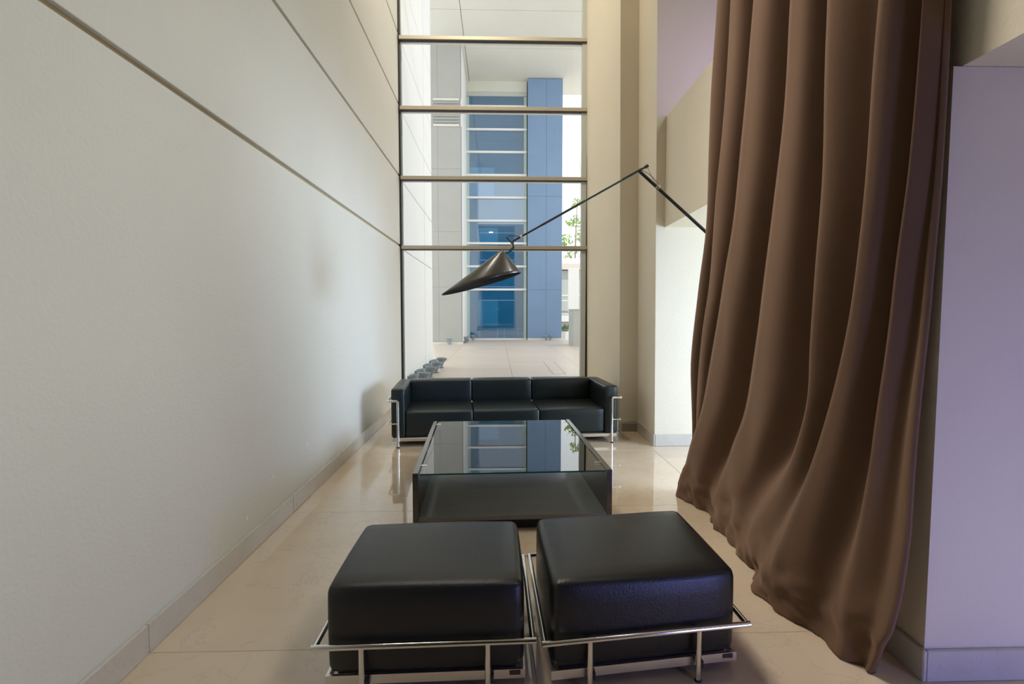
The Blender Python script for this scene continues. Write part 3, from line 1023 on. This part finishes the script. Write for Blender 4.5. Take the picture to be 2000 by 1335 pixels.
bm = bmesh.new()
add_lathe(bm, [(0.19, 0.0), (0.19, 0.02), (0.17, 0.03), (0.03, 0.035)], 28, Matrix.Translation(lp(2.42, 0)))
auto_smooth(obj('base', bm, M['black_metal'], lamp), 40)
tube('stand', [lp(2.42, 0.03), lp(2.42, 1.545)], 0.014, M['black_metal'], lamp, 10)
elbow = (1.185, 2.622)
tube('lower_arm', [lp(2.45, 1.520), lp(elbow[0], elbow[1])], 0.0135, M['black_metal'], lamp, 10)
ua = tube('upper_arm', [lp(1.250, 2.672), lp(0.125, 2.045)], 0.0088, M['black_metal'], lamp, 10)
tube('sleeve', [lp(0.72, 2.377), lp(0.36, 2.176)], 0.0105, M['black_metal'], ua, 10)
tube('sleeve', [lp(1.20, 2.645), lp(1.04, 2.556)], 0.012, M['black_metal'], ua, 10)
tube('end_knob', [lp(1.252, 2.673), lp(1.226, 2.658)], 0.014, M['black_metal'], ua, 10)
bm = bmesh.new()
bmesh.ops.create_uvsphere(bm, u_segments=14, v_segments=8, radius=0.02)
bmesh.ops.translate(bm, vec=lp(elbow[0], elbow[1] + 0.008), verts=bm.verts)
obj('elbow_joint', bm, M['black_metal'], lamp, smooth=True)
tube('cord', [lp(1.205, 2.630, -0.01), lp(1.265, 2.595, -0.02), lp(1.325, 2.53, -0.02), lp(1.345, 2.488, -0.01)], 0.0025, M['wire_red'], lamp, 6, 0.04)
tube('spring_wire', [lp(1.248, 2.668, 0.01), lp(1.29, 2.58, 0.012), lp(1.345, 2.488, 0.012)], 0.0016, M['black_metal'], lamp, 6)
tube('arm_collar', [lp(1.325, 2.508), lp(1.352, 2.486)], 0.019, M['chrome_satin'], lamp, 10)
# linkage at the shade
tube('link_rod', [lp(0.075, 2.082), lp(0.128, 2.018), lp(0.136, 1.985), lp(0.085, 1.953), lp(0.058, 1.935)], 0.0065, M['black_metal'], lamp, 8, 0.012)
tube('link_wire', [lp(0.078, 2.080, 0.012), lp(0.10, 2.094, 0.012), lp(0.198, 2.088, 0.012)], 0.003, M['black_metal'], lamp, 6)
tube('tie_wire', [lp(0.136, 2.005, 0.01), lp(0.10, 1.975, 0.01), lp(0.098, 1.958, 0.01)], 0.0035, M['black_metal'], lamp, 6)
tube('swivel_joint', [lp(0.122, 2.028, -0.022), lp(0.122, 2.028, 0.022)], 0.014, M['chrome_satin'], lamp, 12)
tube('arm_ring', [lp(0.205, 2.090), lp(0.188, 2.080)], 0.011, M['chrome_satin'], lamp, 10)
# shade: oblique cone, apex above the right end of an oval rim
apex = Vector(lp(0.038, 1.977))
r0, r1 = Vector(lp(0.197, 1.787)), Vector(lp(-0.468, 1.602))
cen = (r0 + r1) / 2
ax = (r1 - r0) / 2
ay = Vector((0, 0.17, -0.014))
bm = bmesh.new()
NSEG = 56
rings = []
for k in range(9):
    f = k / 8
    ring = []
    for j in range(NSEG):
        a = 2 * PI * j / NSEG
        rim = cen + ax * math.cos(a) + ay * math.sin(a)
        ap = apex + (rim - cen) * 0.012
        p = ap.lerp(rim, f)
        # sides belly slightly
        p += Vector((0, math.sin(a) * 0.006 * math.sin(PI * f), 0))
        ring.append(bm.verts.new(p))
    rings.append(ring)
for a_, b_ in zip(rings[:-1], rings[1:]):
    for j in range(NSEG):
        bm.faces.new((a_[j], a_[(j + 1) % NSEG], b_[(j + 1) % NSEG], b_[j]))
bm.faces.new(rings[0])
sh = obj('lamp_shade', bm, [M['lamp'], M['lamp_in']], lamp, smooth=True)
so = sh.modifiers.new('thickness', 'SOLIDIFY')
so.thickness = 0.003
so.offset = -1
so.material_offset = 1
so.material_offset_rim = 0
bm = bmesh.new()
mid = (apex * 0.55 + cen * 0.45)
bmesh.ops.create_uvsphere(bm, u_segments=14, v_segments=10, radius=0.03)
bmesh.ops.translate(bm, vec=mid, verts=bm.verts)
obj('bulb', bm, M['flood_glass'], lamp, smooth=True)
